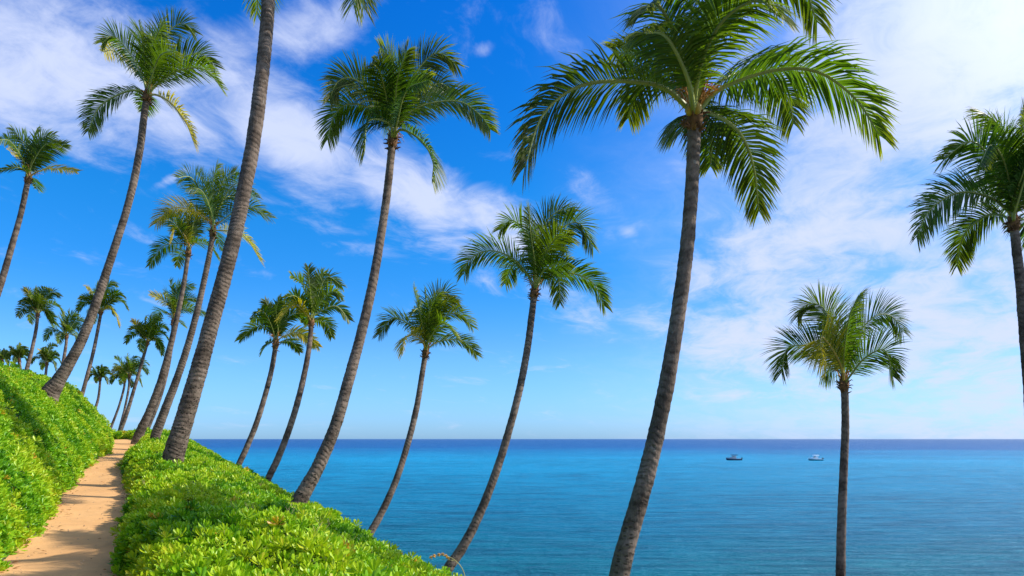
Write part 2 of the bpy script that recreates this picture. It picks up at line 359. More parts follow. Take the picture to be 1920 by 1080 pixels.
def scatter_tree():
    g = bpy.data.node_groups.new('leaf_scatter', 'GeometryNodeTree')
    g.interface.new_socket('Geometry', in_out='INPUT', socket_type='NodeSocketGeometry'); g.interface.new_socket('Geometry', in_out='OUTPUT', socket_type='NodeSocketGeometry')
    N = g.nodes; L = g.links; gi = N.new('NodeGroupInput'); go = N.new('NodeGroupOutput')
    gti = N.new('GeometryNodeJoinGeometry')
    for ob_ in ROS:
        oi = N.new('GeometryNodeObjectInfo'); oi.inputs['Object'].default_value = ob_; oi.inputs['As Instance'].default_value = True
        L.new(oi.outputs['Geometry'], gti.inputs[0])
    def na(nm, ty):
        a = N.new('GeometryNodeInputNamedAttribute'); a.data_type = ty; a.inputs['Name'].default_value = nm; return a.outputs[0]
    iop = N.new('GeometryNodeInstanceOnPoints'); iop.inputs['Pick Instance'].default_value = True
    cmp_ = N.new('FunctionNodeCompare'); cmp_.data_type = 'FLOAT'; cmp_.operation = 'GREATER_THAN'; L.new(na('scl', 'FLOAT'), cmp_.inputs[0]); cmp_.inputs[1].default_value = .01
    L.new(gi.outputs[0], iop.inputs['Points']); L.new(cmp_.outputs[0], iop.inputs['Selection']); L.new(gti.outputs[0], iop.inputs['Instance'])
    L.new(na('variant', 'INT'), iop.inputs['Instance Index'])
    er_ = N.new('FunctionNodeEulerToRotation'); L.new(na('rot', 'FLOAT_VECTOR'), er_.inputs[0]); L.new(er_.outputs[0], iop.inputs['Rotation'])
    L.new(na('scl', 'FLOAT'), iop.inputs['Scale'])
    jn = N.new('GeometryNodeJoinGeometry'); L.new(gi.outputs[0], jn.inputs[0]); L.new(iop.outputs[0], jn.inputs[0]); L.new(jn.outputs[0], go.inputs[0])
    return g
GN = scatter_tree()
PALM_BASES = []       # (x, y, radius) kept free of leaves; filled before the shrubs are made

def shrub_cover(name, label, side, sr, trange, nc):
    s0, s1 = sr; t0, t1 = trange
    # inner foliage surface, coloured dark to stand in for shade
    sgr = np.arange(s0, s1, .22)
    q = np.concatenate([np.arange(0, .5, .07), np.arange(.5, 4.5, .2), np.arange(4.5, 16, 1.0)]) if side < 0 else np.concatenate([np.arange(0, .5, .07), np.arange(.5, 6.5, .2)])
    tl, tr = path_edges(sgr)
    S = np.repeat(sgr[:, None], len(q), 1)
    if side < 0: T = tl[:, None] - q[None, :]
    else:
        qq = q / q.max() * 1.0; T = tr[:, None] + np.minimum(q[None, :], 1.0) + np.maximum(q[None, :] - 1, 0) / (q.max() - 1) * (6.5 - tr[:, None] - 1.0)
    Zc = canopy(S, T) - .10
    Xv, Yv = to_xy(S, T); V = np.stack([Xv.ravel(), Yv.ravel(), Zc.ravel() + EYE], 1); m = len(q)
    Fc = [(i * m + j, i * m + j + 1, (i + 1) * m + j + 1, (i + 1) * m + j) for i in range(len(sgr) - 1) for j in range(m - 1)]
    if side > 0: Fc = [f[::-1] for f in Fc]
    # leaf clusters
    s = rng.uniform(s0, s1, nc); tt = rng.uniform(t0, t1, nc)
    if True:  # more samples right on the steep faces next to the path
        k = nc // 4; sx = rng.uniform(s0, s1, k); l_, r_ = path_edges(sx); d = rng.uniform(-.02, .30, k)
        s = np.concatenate([s, sx]); tt = np.concatenate([tt, (l_ - d) if side < 0 else (r_ + d)])
        wgt = np.concatenate([np.full(nc, (s1 - s0) * (t1 - t0) / nc), np.full(k, (s1 - s0) * .32 / k)])
        face = np.concatenate([np.zeros(nc), np.ones(k)])
    l_, r_ = path_edges(s); dist = (l_ - tt) if side < 0 else (tt - r_)
    x, y = to_xy(s, tt); e_ = .05
    z = canopy(s, tt); gs = (canopy(s + e_, tt) - canopy(s - e_, tt)) / (2 * e_); gt = (canopy(s, tt + e_) - canopy(s, tt - e_)) / (2 * e_)
    infr = (y > 2.2) & (np.abs(x / np.maximum(y, .1)) < .92) & (-z / np.maximum(y, .1) < .42)
    dens = 165 * np.where(vnoise(s * 3.7 + 31, tt * 3.7 + 2) < .17, .25, 1) * np.minimum(1, (10 / np.maximum(y, .1)) ** .72)
    slope = np.sqrt(1 + gs ** 2 + gt ** 2)
    prob = dens * slope * wgt * np.where(face > 0, .6, 1)
    ok = infr & (rng.random(len(s)) < prob) & (dist > -.03)
    if side < 0: ok &= (dist < 3.6) | (rng.random(len(s)) < .35)
    for bx, by, br in PALM_BASES: ok &= (x - bx) ** 2 + (y - by) ** 2 > br ** 2
    print(name, 'clusters', ok.sum(), 'max prob', prob[infr].max() if infr.any() else 0)
    s, tt, x, y, z, gs, gt, dens = (a[ok] for a in (s, tt, x, y, z, gs, gt, dens)); n = len(s)
    nrm_s, nrm_t = -gs, -gt
    nx = DX * nrm_s + DY * nrm_t; ny = DY * nrm_s - DX * nrm_t
    nv = np.stack([nx, ny, np.ones(n)], 1); nv /= np.linalg.norm(nv, axis=1)[:, None]
    up = nv * .55 + np.array([0, 0, .55]) + rng.normal(0, .20, (n, 3)); up /= np.linalg.norm(up, axis=1)[:, None]
    lift = rng.uniform(-.12, .06, n) + np.where(rng.random(n) < .07, rng.uniform(.03, .13, n), 0)
    Pv = np.stack([x, y, z + EYE], 1) + nv * lift[:, None]
    rx = -np.arcsin(np.clip(up[:, 1], -1, 1)); ry = np.arctan2(up[:, 0], up[:, 2])
    rot = np.zeros((n, 3))
    for i in range(n):
        qv = Vector(up[i]).to_track_quat('Z', 'Y').to_euler(); rot[i] = qv
    scl = np.interp(y, [4, 9], [1.12, .98]) * np.maximum(1, y / 10) ** .324 * rng.uniform(.62, 1.3, n)
    # young growth yellower, shaded patches painted darker green; a few leaves have turned orange
    drift = vnoise(s * .8 + 20, tt * 1.2) * .5 + vnoise(s * 3.1, tt * 3.3 + 40) * .25
    tint = np.clip(.58 + (drift - .375) * 1.7 + rng.normal(0, .17, n) + lift * 1.3, 0, .92); od = rng.random(n) < .012; tint[od] = 1.15
    n0 = len(V); Vall = np.concatenate([V, Pv])
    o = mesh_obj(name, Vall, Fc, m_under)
    me = o.data; z0 = np.zeros(n0)
    for nm, arr in (('scl', np.concatenate([z0, scl])), ('tint', np.concatenate([z0, tint]))):
        a = me.attributes.new(nm, 'FLOAT', 'POINT'); a.data.foreach_set('value', arr.astype(np.float32))
    a = me.attributes.new('variant', 'INT', 'POINT'); a.data.foreach_set('value', np.concatenate([z0, rng.integers(0, len(ROS), n)]).astype(np.int32))
    a = me.attributes.new('rot', 'FLOAT_VECTOR', 'POINT'); a.data.foreach_set('vector', np.concatenate([np.zeros((n0, 3)), rot]).astype(np.float32).ravel())
    md = o.modifiers.new('leaves', 'NODES'); md.node_group = GN
    tag(o, label, 'shrubs', kind='stuff'); return o

# ------------------------------------------------------------------ palm materials
def frond_mat(name, base, yellow, trans=.40):
    m, t, o = new_mat(name)
    y_ = t.new('ShaderNodeAttribute', attribute_name='yel').outputs['Fac']; v_ = t.new('ShaderNodeAttribute', attribute_name='var').outputs['Fac']
    c = t.mix(y_, base, yellow); dk = t.mapr(v_, 0, 1, .45, 1.5, smooth=False)
    c = t.new('ShaderNodeVectorMath', {0: c, 'Scale': dk}, operation='SCALE').outputs[0]
    p = t.new('ShaderNodeBsdfPrincipled', {'Base Color': c, 'Roughness': .46, 'Specular IOR Level': .32})
    tl = t.new('ShaderNodeBsdfTranslucent', {'Color': t.mix(1.0, c, (2.0, 2.1, .45), 'MULTIPLY')})
    mx = t.new('ShaderNodeMixShader', {0: trans, 1: p.outputs[0], 2: tl.outputs[0]}); t.l.new(mx.outputs[0], o.inputs[0]); return m
m_frond = frond_mat('palm_leaflet_green', (.048, .105, .009), (.38, .31, .028))
m_frondy = frond_mat('palm_leaflet_yellowing', (.19, .22, .018), (.46, .32, .035))
m_rib = simple('palm_midrib', (.30, .33, .07), .45, nscale=3)
m_riby = simple('palm_midrib_yellow', (.55, .38, .06), .45, nscale=3)
m_sheath = simple('palm_leaf_sheath', (.17, .085, .035), .9, .2, 9, .45)
m_flower = simple('palm_flower_stalk', (.58, .28, .07), .7, .3, 12, .3)
m_nut = simple('young_coconut', (.46, .30, .05), .45, .4, 5, .2)

def trunk_mat(name, light, dark):
    m, t, o = new_mat(name)
    al = t.new('ShaderNodeAttribute', attribute_name='along').outputs['Fac']; rg = t.new('ShaderNodeAttribute', attribute_name='ring').outputs['Fac']
    ht = t.new('ShaderNodeAttribute', attribute_name='low').outputs['Fac']
    tcx = t.new('ShaderNodeTexCoord'); ob = tcx.outputs['Object']
    n1 = t.noise(ob, 2.2, 5, .6); n2 = t.noise(ob, 14, 5, .65); st = t.new('ShaderNodeVectorMath', {0: ob, 1: (1, 1, .22)}, operation='MULTIPLY').outputs[0]
    n3 = t.noise(st, 30, 4, .6)
    c = t.mix(t.mapr(n1, .35, .66), light, dark)
    c = t.mix(t.mapr(n2, .45, .72, 0, .55), c, tuple(x * .45 for x in dark))
    c = t.mix(t.mapr(n3, .5, .75, 0, .4), c, tuple(min(1, x * 1.5) for x in light))
    pale = t.noise(ob, 5.5, 4, .7)
    c = t.mix(t.mapr(pale, .62, .72, 0, .55), c, (.38, .34, .28))
    c = t.mix(t.math('MULTIPLY', rg, .72), c, tuple(x * .30 for x in dark))
    sq = t.new('ShaderNodeVectorMath', {0: ob, 1: (1, 1, 1.9)}, operation='MULTIPLY').outputs[0]
    ch = t.new('ShaderNodeTexVoronoi', {'Vector': sq, 'Scale': 9.0}).outputs['Distance']
    hole = t.math('MULTIPLY', t.mapr(ch, .20, .32, 1, 0), t.math('MULTIPLY', ht, .85))
    c = t.mix(hole, c, (.022, .016, .012))
    hgt = t.math('ADD', t.math('MULTIPLY', n2, .5), t.math('ADD', t.math('MULTIPLY', n3, .35), t.math('MULTIPLY', hole, -1.0)))
    bp = t.new('ShaderNodeBump', {'Height': hgt, 'Strength': .9, 'Distance': .025})
    p = t.new('ShaderNodeBsdfPrincipled', {'Base Color': c, 'Roughness': .92, 'Specular IOR Level': .15, 'Normal': bp.outputs[0]}); t.l.new(p.outputs[0], o.inputs[0]); return m
m_trunk = trunk_mat('palm_bark', (.235, .175, .13), (.085, .062, .045))

def pt(px, py, Yd): return Vector(((px - 960) * Yd / F, Yd, EYE + (HZ - py) * Yd / F))
def catmull(P, n):
    P = [P[0] * 2 - P[1]] + list(P) + [P[-1] * 2 - P[-2]]; out = []; m = len(P) - 3
    for i in range(n + 1):
        u = i / n * m; k = min(int(u), m - 1); f = u - k
        a, b, c, d = P[k:k + 4]
        out.append(.5 * ((2 * b) + (c - a) * f + (2 * a - 5 * b + 4 * c - d) * f * f + (3 * b - a - 3 * c + d) * f ** 3))
    return out
def resample(P, n):
    C = catmull(P, 12 * (len(P) - 1)); L = [0]
    for i in range(1, len(C)): L.append(L[-1] + (C[i] - C[i - 1]).length)
    out = []; j = 0
    for i in range(n + 1):
        d = L[-1] * i / n
        while j < len(C) - 2 and L[j + 1] < d: j += 1
        f = (d - L[j]) / max(L[j + 1] - L[j], 1e-9); out.append(C[j].lerp(C[j + 1], min(f, 1)))
    return out, L[-1]

def make_trunk(parent, P3, rad, detail, rnd):
    """P3 from base to top with radii; leaf scar rings stand out as real ledges"""
    per = .12 * (1.0 if detail > 1 else 1.8); org = parent.location
    # dense centre line with radius
    Rv = [Vector((r, 0, 0)) for r in rad]
    C, L = resample(P3, 60)
    # radius by arc length of the control points
    cum = [0]
    for i in range(1, len(P3)): cum.append(cum[-1] + (P3[i] - P3[i - 1]).length)
    rr = lambda d: float(np.interp(d / L * cum[-1], cum, rad))
    sub = 4 if detail > 1 else 3
    rings = []; d = 0.0
    while d < L:
        pr = per * rnd.uniform(.7, 1.35) * (1.25 if d > L * .5 else 1)
        amp = rnd.uniform(.015, .06)
        for k in range(sub):
            f = k / sub; rings.append((d + pr * f, 1 + amp * (1 - f * 1.6), 1.0 if k == sub - 1 else 0.0))
        d += pr
    seg = 18 if detail > 1 else 10
    V = []; A = []; B = []; Lw = []; a = None; ph = rnd.uniform(0, 6)
    for (d, k, dark) in rings:
        u = min(d / L, 1) * 60; i = min(int(u), 59); c = C[i].lerp(C[i + 1], u - i); tn = (C[i + 1] - C[i]).normalized()
        a = tn.orthogonal().normalized() if a is None else (a - tn * a.dot(tn)).normalized(); b = tn.cross(a); r = rr(d)
        for j in range(seg):
            th = 2 * math.pi * j / seg
            wob = 1 + .05 * mnoise.noise(Vector((math.cos(th) * 1.2, math.sin(th) * 1.2, d * 2.2 + ph))) + .05 * mnoise.noise(Vector((math.cos(th) * 3 + ph, math.sin(th) * 3, d * 6)))
            tilt = .05 * math.sin(th + d * 1.3 + ph) + .04 * mnoise.noise(Vector((math.cos(th) * 1.5, math.sin(th) * 1.5, d * 3)))
            flare = max(0, 1 - d / (1.1 * r * 4)) if r > .1 else 0
            wob += flare * .10 * math.cos(5 * th + ph)
            V.append(c + (a * math.cos(th) + b * math.sin(th)) * r * k * wob + tn * tilt - org)
            A.append(d); B.append(dark * max(0, min(1, .45 + 1.3 * mnoise.noise(Vector((math.cos(th) * 1.6, math.sin(th) * 1.6, d * 1.7 + ph)))))); Lw.append(min(1, max(0, 1.35 - d / (L * .42))))
    n = len(rings)
    Fc = [(i * seg + j, i * seg + (j + 1) % seg, (i + 1) * seg + (j + 1) % seg, (i + 1) * seg + j) for i in range(n - 1) for j in range(seg)]
    Fc.append(tuple((n - 1) * seg + j for j in range(seg)))
    return mesh_obj('trunk', V, Fc, m_trunk, parent, True, attrs={'along': A, 'ring': B, 'low': Lw})

def make_frond(parent, P3, L0, wid, detail, rnd, yellow=0.0, roll=None, leaf=1.0, bare=.16, rbase=28, droop=1.0):
    org = parent.location; nseg = 22
    C, L = resample(P3, nseg)
    Tn = [(C[min(i + 1, nseg)] - C[max(i - 1, 0)]).normalized() for i in range(nseg + 1)]
    hd = C[-1] - C[0]; vert = abs(hd.normalized().z); hh_ = Vector((hd.x, hd.y, 0))
    if hh_.length < .05: hh_ = Vector((1, .3, 0))
    S0 = Vector((hh_.y, -hh_.x, 0)).normalized()
    if roll is None:
        face = 1 if S0.y < 0 else -1          # blown fronds mostly turn their broad side to the sea wind
        roll = face * (1 if rbase < 20 or rnd.random() < .85 else -2.0) * R(rbase + (70 - rbase) * vert) * rnd.uniform(.6, 1.15)
    npair = int({3: 112, 2: 78, 1: 44, 0: 28}[detail] * (.6 + .4 * min(1.2, L / L0)))
    lmax = .285 * L0 * leaf * (.55 + .45 * min(1.15, L / L0)); V = []; Fc = []; Ya = []; Va = []
    tone = rnd.random() * .5 + .25
    wl = {3: .026, 2: .029, 1: .046, 0: .066}[detail] * wid
    wind = Vector((.09, .04, 0))
    for i in range(npair):
        x = bare + (1 - bare) * (i + .5) / npair; u = x * nseg; k = min(int(u), nseg - 1); c = C[k].lerp(C[k + 1], u - k); T = Tn[k].lerp(Tn[k + 1], u - k).normalized()
        S = (S0 - T * S0.dot(T)).normalized(); Nn = S.cross(T)
        if Nn.z < 0 and vert < .8: Nn = -Nn
        rl = roll * (.6 + .7 * x)
        Sr = S * math.cos(rl) + Nn * math.sin(rl); Nr = Nn * math.cos(rl) - S * math.sin(rl)
        xx = (x - bare) / (1 - bare)
        prof = min(1, .45 + 2.2 * xx) * (1 - .54 * max(0, (xx - .45) / .55) ** 1.6)
        for sgn in (-1, 1):
            ang = R(62 - 34 * xx ** 1.3) + rnd.uniform(-.09, .09)
            ln = lmax * prof * rnd.uniform(.84, 1.06)
            if rnd.random() < .03: ln *= rnd.uniform(.3, .7)
            D = (Sr * sgn * math.sin(ang) + T * math.cos(ang) + Nr * (.22 + rnd.uniform(-.13, .13))).normalized()
            wv_ = (T - D * T.dot(D)).normalized(); wv_ = (wv_ + Nr * rnd.uniform(-.5, .5)).normalized()
            g = droop * rnd.uniform(.35, .80) * (.85 + .3 * (1 - xx)); p0 = c; j0 = len(V); nl = 3
            W = wl * (.75 + .5 * prof) * rnd.uniform(.8, 1.15); lv = min(1, max(0, tone + rnd.uniform(-.25, .25)))
            ws = (.45, 1.0, .75, 0.0)
            for q_ in range(nl + 1):
                f = q_ / nl; yv = min(1, max(0, yellow + .75 * max(0, xx - .62) * 1.4 * f + .35 * max(0, f - .75) * 2 + rnd.uniform(-.04, .04)))
                if q_ < nl:
                    V += [p0 - wv_ * W * .5 * ws[q_] - org, p0 + wv_ * W * .5 * ws[q_] - org]; Ya += [yv, yv]; Va += [lv, lv]
                else: V.append(p0 - org); Ya.append(yv); Va.append(lv)
                D2 = (D + Vector((0, 0, -1)) * g * (f * 1.25 + .12) + wind * (f + .2)).normalized(); p0 = p0 + D2 * ln / nl
            Fc += [(j0, j0 + 1, j0 + 3, j0 + 2), (j0 + 2, j0 + 3, j0 + 5, j0 + 4), (j0 + 4, j0 + 5, j0 + 6)]
    mat = m_frondy if yellow >= .3 else m_frond
    o = mesh_obj('frond', V, Fc, mat, parent, True, attrs={'yel': Ya, 'var': Va})
    mb = MB(); r0 = .034 * wid * (L0 / 3.2) ** .5
    mb.tube([c - org for c in C], [r0 * (1.25 - .9 * (i / nseg) ** .7 if i < nseg else .12) for i in range(nseg + 1)], 5 if detail > 1 else 4)
    r = mb.build('midrib', m_riby if yellow >= .3 else m_rib, None); r.parent = o
    return o

# generic windblown crown, in units of the crown's half width (x right, y up)
TPL = [[(-.45, .30), (-.80, .22), (-1.0, -.12)], [(-.30, .45), (-.48, .82), (-.66, .95)], [(-.02, .6), (.02, 1.22)], [(.12, .62), (.36, 1.05), (.68, 1.0)],
       [(.30, .55), (.62, .78), (.92, .62)], [(.45, .38), (.80, .35), (1.02, .02)], [(.30, .10), (.55, -.18), (.66, -.58)], [(-.18, .12), (-.33, -.08), (-.36, -.42)],
       [(-.08, .45), (-.22, .9), (-.18, 1.08)], [(.08, .4), (.2, .7), (.35, .72)], [(.2, .2), (.42, .1), (.5, -.25)], [(-.3, .3), (-.55, .5), (-.8, .42)]]
PALM_GROUP = 'leaning coconut palms along the shore'

def palm(label, tr, Yb, Yt, cen, fronds=None, Rpx=None, detail=2, yel=(), spear=None, wid=1.0, seed=0, flare=1.0, nuts=0, flowers=3, rbase=28, droop=1.0, leaf=1.0, fill=1):
    """tr: (px, py, width px) from the base upwards; cen: crown centre px; fronds: traced px curves, or Rpx for the generic crown"""
    rnd = random.Random(seed * 31 + 5)
    n = len(tr); P3 = []; rad = []
    ys = [HZ - p[1] for p in tr]; y0, y1 = ys[0], HZ - cen[1]
    for (px, py, wd) in tr:
        f = (HZ - py - y0) / (y1 - y0); Yd = Yb + (Yt - Yb) * f
        P3.append(pt(px, py, Yd)); rad.append(wd * Yd / F / 2)
    top = pt(cen[0], cen[1], Yt)
    # carry the trunk down to the soil
    down = (P3[0] - P3[1]).normalized(); down = (down + Vector((0, 0, -.35))).normalized(); p = P3[0].copy(); ext = []
    while p.z > ground_xy(p.x, p.y) - .25 and len(ext) < 60:
        p = p + down * .35; down = (down + Vector((0, 0, -.03))).normalized(); ext.append(p.copy())
    if ext:
        keep = ext[2::4]
        if not keep or (keep[-1] - ext[-1]).length > .05: keep.append(ext[-1])
        for k, e in enumerate(keep): P3.insert(0, e); rad.insert(0, rad[0] * (1.0 + .035 * flare))
    rad[0] *= 1.12 * flare
    base = P3[0].copy(); PALM_BASES.append((tr and pt(tr[0][0], tr[0][1], Yb).x, pt(tr[0][0], tr[0][1], Yb).y, rad[0] * .9))
    P3.append(top); rad.append(rad[-1] * .95)
    root = empty('coconut_palm', base); root.location = base
    tag(root, label, 'palm tree', PALM_GROUP)
    make_trunk(root, P3, rad, detail, rnd)
    rt_ = rad[-1]; axis = (P3[-1] - P3[-2]).normalized()
    # fronds
    if fronds is None:
        fronds = []
        for k, tp in enumerate(TPL):
            if k > 8 and rnd.random() < .3: continue
            sc = rnd.uniform(.86, 1.1); an = rnd.uniform(-.14, .14)
            f = []
            for (a, b) in tp:
                a2 = a * math.cos(an) - b * math.sin(an); b2 = a * math.sin(an) + b * math.cos(an)
                f.append((cen[0] + a2 * Rpx * sc, cen[1] - b2 * Rpx * sc))
            fronds.append(f)
    # real frond length: the longest ones lie across the view; shorter ones come towards it or go away
    plen = []
    for f in fronds:
        pp = [cen] + list(f); plen.append(sum(math.dist(pp[i], pp[i + 1]) for i in range(len(pp) - 1)) * Yt / F)
    L0 = sorted(plen)[int(len(plen) * .8)]
    for k, f in enumerate(fronds):
        lp = plen[k]; tgt = L0 * .93; depth = math.sqrt(max(0, tgt * tgt - lp * lp)) if lp < tgt else 0
        depth = min(depth, .62 * L0); sg_ = -1 if (k * 7 + seed) % 2 else 1
        depth = max(depth, .12 * L0) * sg_
        if sg_ < 0 and f[-1][1] > cen[1] - 10 and lp < .6 * L0: depth = -depth       # short low fronds hang on the far side
        is_spear = spear is not None and k in spear
        if is_spear: depth = .05
        pts = [top + axis * rt_ * .5 - axis * rt_ * 2.0]; m = len(f)
        for i, (px, py) in enumerate(f): pts.append(pt(px, py, Yt + depth * ((i + 1) / m) ** 1.1))
        y_ = rnd.uniform(.32, .68) if k in yel else rnd.uniform(0, .10)
        make_frond(root, pts, L0, wid, detail, rnd, y_, leaf=(.34 if is_spear else 1.0) * leaf, bare=.17 if lp > .5 * L0 else .22, rbase=rbase, droop=droop)
    # a few more fronds fill the crown in depth
    for k in range(fill):
        a = rnd.uniform(-.5, .5) + (math.pi / 2 if k % 2 else -math.pi / 2); hd = Vector((math.cos(a), math.sin(a), 0)); rise = rnd.uniform(.5, .85)
        pts = [top, top + hd * L0 * .16 + Vector((0, 0, L0 * .40 * rise)), top + hd * L0 * .42 + Vector((.05, 0, L0 * .66 * rise)), top + hd * L0 * .68 + Vector((.1, 0, L0 * .55 * rise))]
        make_frond(root, pts, L0, wid, detail, rnd, rnd.uniform(0, .1), leaf=leaf)
    # leaf sheaths: ragged fibrous collar round the top of the trunk
    mb = MB(); c = top - axis * rt_ * 1.6; a_ = axis.orthogonal().normalized(); b_ = axis.cross(a_)
    mb.tube([c - axis * rt_ * 2.6 - base, c - axis * rt_ * .3 - base, c + axis * rt_ * 1.6 - base, c + axis * rt_ * 3.6 - base], [rt_ * .98, rt_ * 1.45, rt_ * 1.25, rt_ * .55], 9)
    nb = 26 if detail > 1 else 9
    for k in range(nb):
        th = 2 * math.pi * k / nb * 2.4 + rnd.uniform(-.2, .2); d = a_ * math.cos(th) + b_ * math.sin(th); h0 = rnd.uniform(-2.6, 1.0) * rt_
        q0 = c + axis * h0 + d * rt_ * .95 - base; q1 = q0 + (d * .9 + axis * rnd.uniform(-.2, 1.0)) * rt_ * rnd.uniform(.6, 1.5); q2 = q1 + (d * .5 + Vector((0, 0, rnd.uniform(-1.0, .3)))) * rt_ * .8
        mb.tube([q0, q1, q2], [rt_ * .30, rt_ * .17, rt_ * .04], 4)
    mb.build('leaf_sheath', m_sheath, root)
    if detail > 0:
        for k in range(flowers):
            mb = MB(); th = rnd.uniform(0, 6.28); d = a_ * math.cos(th) + b_ * math.sin(th); d = (d + Vector((0, -.5, 0))).normalized(); q0 = top + d * rt_ * .8 - base
            q1 = q0 + (d * .6 + axis * 1.3) * rt_ * 2.6; mb.tube([q0, q1], [rt_ * .22, rt_ * .13], 5)
            for _ in range(9):
                e = (d * rnd.uniform(.2, 1.3) + axis * rnd.uniform(-.3, 1.3) + Vector((rnd.uniform(-.6, .6), rnd.uniform(-.6, .6), 0))) * rt_ * 2.0
                s0_ = q0.lerp(q1, rnd.uniform(.4, 1)); mb.tube([s0_, s0_ + e * .6, s0_ + e + Vector((0, 0, -.5 * rt_))], [rt_ * .11, rt_ * .10, rt_ * .04], 3)
            mb.build('flower_stalk', m_flower, root)
    for k in range(nuts):
        th = R(-90) + (k - nuts / 2) * .9; q = top + Vector((math.cos(th), math.sin(th), 0)) * rt_ * 1.35 - axis * rt_ * .5 - base; V = []; Fc = []; ns = 8
        mb = MB(); mb.tube([q + Vector((0, 0, z_ * .10)) for z_ in (-1, -.75, -.2, .4, .8, 1)], [.015, .05, .078, .07, .04, .012], 9); mb.build('coconut', m_nut, root)
    return root

# ------------------------------------------------------------------ the palms, nearest first
palm('largest coconut palm, dark trunk leaving the bottom edge, huge fronds before white cloud',
     [(1160, 1080, 37), (1188, 975, 35), (1215, 880, 32), (1238, 780, 30), (1257, 680, 28.5), (1273, 580, 27), (1286, 480, 26), (1295, 380, 25), (1300, 290, 24)], 10, 10.5, (1303, 205),
     [[(1281, 194), (1225, 158), (1098, 158), (1019, 214), (984, 313)], [(1285, 160), (1241, 112), (1150, 98)], [(1288, 140), (1265, 66), (1233, 8), (1208, 22)],
      [(1296, 140), (1292, 40), (1322, -70)], [(1304, 172), (1322, 98), (1360, 34), (1420, 0), (1462, 32)], [(1312, 160), (1350, 40), (1420, -45), (1500, -30), (1532, 42)],
      [(1330, 184), (1368, 158), (1455, 131), (1534, 135), (1605, 186), (1649, 255)], [(1328, 174), (1376, 139), (1435, 135), (1475, 180), (1488, 232)],
      [(1328, 210), (1384, 246), (1412, 309), (1423, 396)], [(1316, 210), (1334, 254), (1332, 312)], 
      [(1273, 174), (1205, 150), (1178, 222)], [(1288, 215), (1275, 250)], [(1290, 150), (1250, 70), (1205, 60)], [(1304, 140), (1330, 10), (1380, -60)]],
     detail=3, seed=1, nuts=2, flowers=7, wid=1.1, rbase=10, droop=1.6, leaf=.93)
palm('coconut palm whose leaning trunk passes the thin orange-blossomed twig at the bottom edge',
     [(835, 1075, 20), (868, 1025, 18), (900, 962, 16), (930, 885, 15), (952, 815, 14), (972, 740, 13.5), (987, 665, 13), (996, 600, 12.5)], 17, 18.5, (1003, 540),
     [[(995, 524), (963, 486), (919, 470), (881, 486), (869, 514)], [(995, 524), (963, 498), (947, 532)], [(1001, 511), (985, 439), (960, 413), (937, 431)],
      [(1004, 502), (996, 448), (991, 393)], [(1007, 502), (1019, 427), (1048, 395), (1075, 398)], [(1010, 505), (1035, 444), (1083, 417), (1112, 462)],
      [(1014, 500), (1042, 442), (1062, 466)], [(1017, 520), (1058, 511), (1108, 527), (1133, 574)], [(1017, 524), (1045, 520), (1050, 568)], [(1017, 511), (1036, 498), (1066, 492)]],
     detail=2, seed=2, rbase=42)
palm('palm rising from the seaward shrub edge, high crown left of the largest palm',
     [(556, 950, 31), (575, 915, 27), (600, 868, 24), (630, 795, 21.5), (655, 708, 20), (676, 630, 18.5), (697, 540, 17), (713, 450, 15.5), (726, 360, 14.5)], 15, 17, (737, 255),
     [[(735, 238), (711, 185), (663, 148), (633, 154), (618, 186)], [(735, 232), (697, 204), (655, 195), (627, 216), (614, 262)], [(730, 232), (691, 227), (683, 288)],
      [(738, 215), (730, 152), (719, 116), (700, 112)], [(742, 226), (744, 157), (763, 95)], [(747, 215), (772, 149), (816, 100), (858, 122)],
      [(749, 232), (791, 199), (858, 190), (899, 215), (919, 243)], [(749, 226), (791, 180), (824, 156), (850, 175)], [(752, 243), (791, 265), (812, 304), (810, 340)],
      [(740, 238), (724, 199), (727, 160)], [(745, 226), (762, 170), (805, 150)], [(738, 210), (735, 120), (712, 90)]],
     detail=3, seed=3, flowers=6, rbase=42)
palm('tallest palm with thick ringed trunk beside the path, crown cut off by the top edge',
     [(325, 858, 37), (338, 812, 33), (352, 765, 32), (374, 690, 29.5), (398, 600, 27.5), (420, 520, 26.5), (440, 440, 26), (458, 355, 25.5), (475, 265, 25), (489, 160, 24.5), (500, 50, 24), (506, -60, 23)], 18, 19.5, (510, -150),
     [[(540, -190), (610, -150), (668, -60), (682, 14)], [(545, -180), (640, -140), (680, -70), (662, 8)], [(500, -130), (486, -60), (482, 28)], [(480, -190), (400, -190), (350, -110)],
      [(500, -230), (470, -300), (420, -330)], [(515, -240), (530, -340), (560, -380)], [(530, -220), (600, -300), (680, -290)], [(495, -140), (440, -120), (405, -40)], [(512, -250), (505, -350)]],
     detail=2, seed=4, wid=1.2)
palm('palm with flared root on the brow of the left bank, crown high at upper left',
     [(92, 742, 34), (108, 716, 24), (128, 684, 19), (152, 640, 17), (176, 580, 15), (198, 515, 14), (218, 455, 13), (237, 395, 12.5), (252, 335, 12.5), (264, 270, 12), (271, 210, 12)], 24, 25.5, (278, 172),
     [[(267, 170), (233, 173), (187, 200), (165, 246)], [(277, 163), (253, 133), (213, 96), (194, 98)], [(267, 143), (243, 100), (213, 68), (192, 80)], [(270, 120), (266, 70), (260, 38)],
      [(283, 143), (288, 83), (307, 42)], [(283, 147), (307, 73), (340, 43), (363, 60)], [(293, 160), (333, 133), (383, 130), (416, 165)], [(293, 150), (327, 117), (373, 100), (405, 125)],
      [(293, 178), (320, 193), (347, 227), (364, 268)], [(270, 178), (266, 208)], [(283, 150), (300, 105), (328, 95)], [(276, 140), (274, 90), (285, 60)]],
     detail=2, yel=(1, 8), spear=(3,), seed=5, wid=1.15)
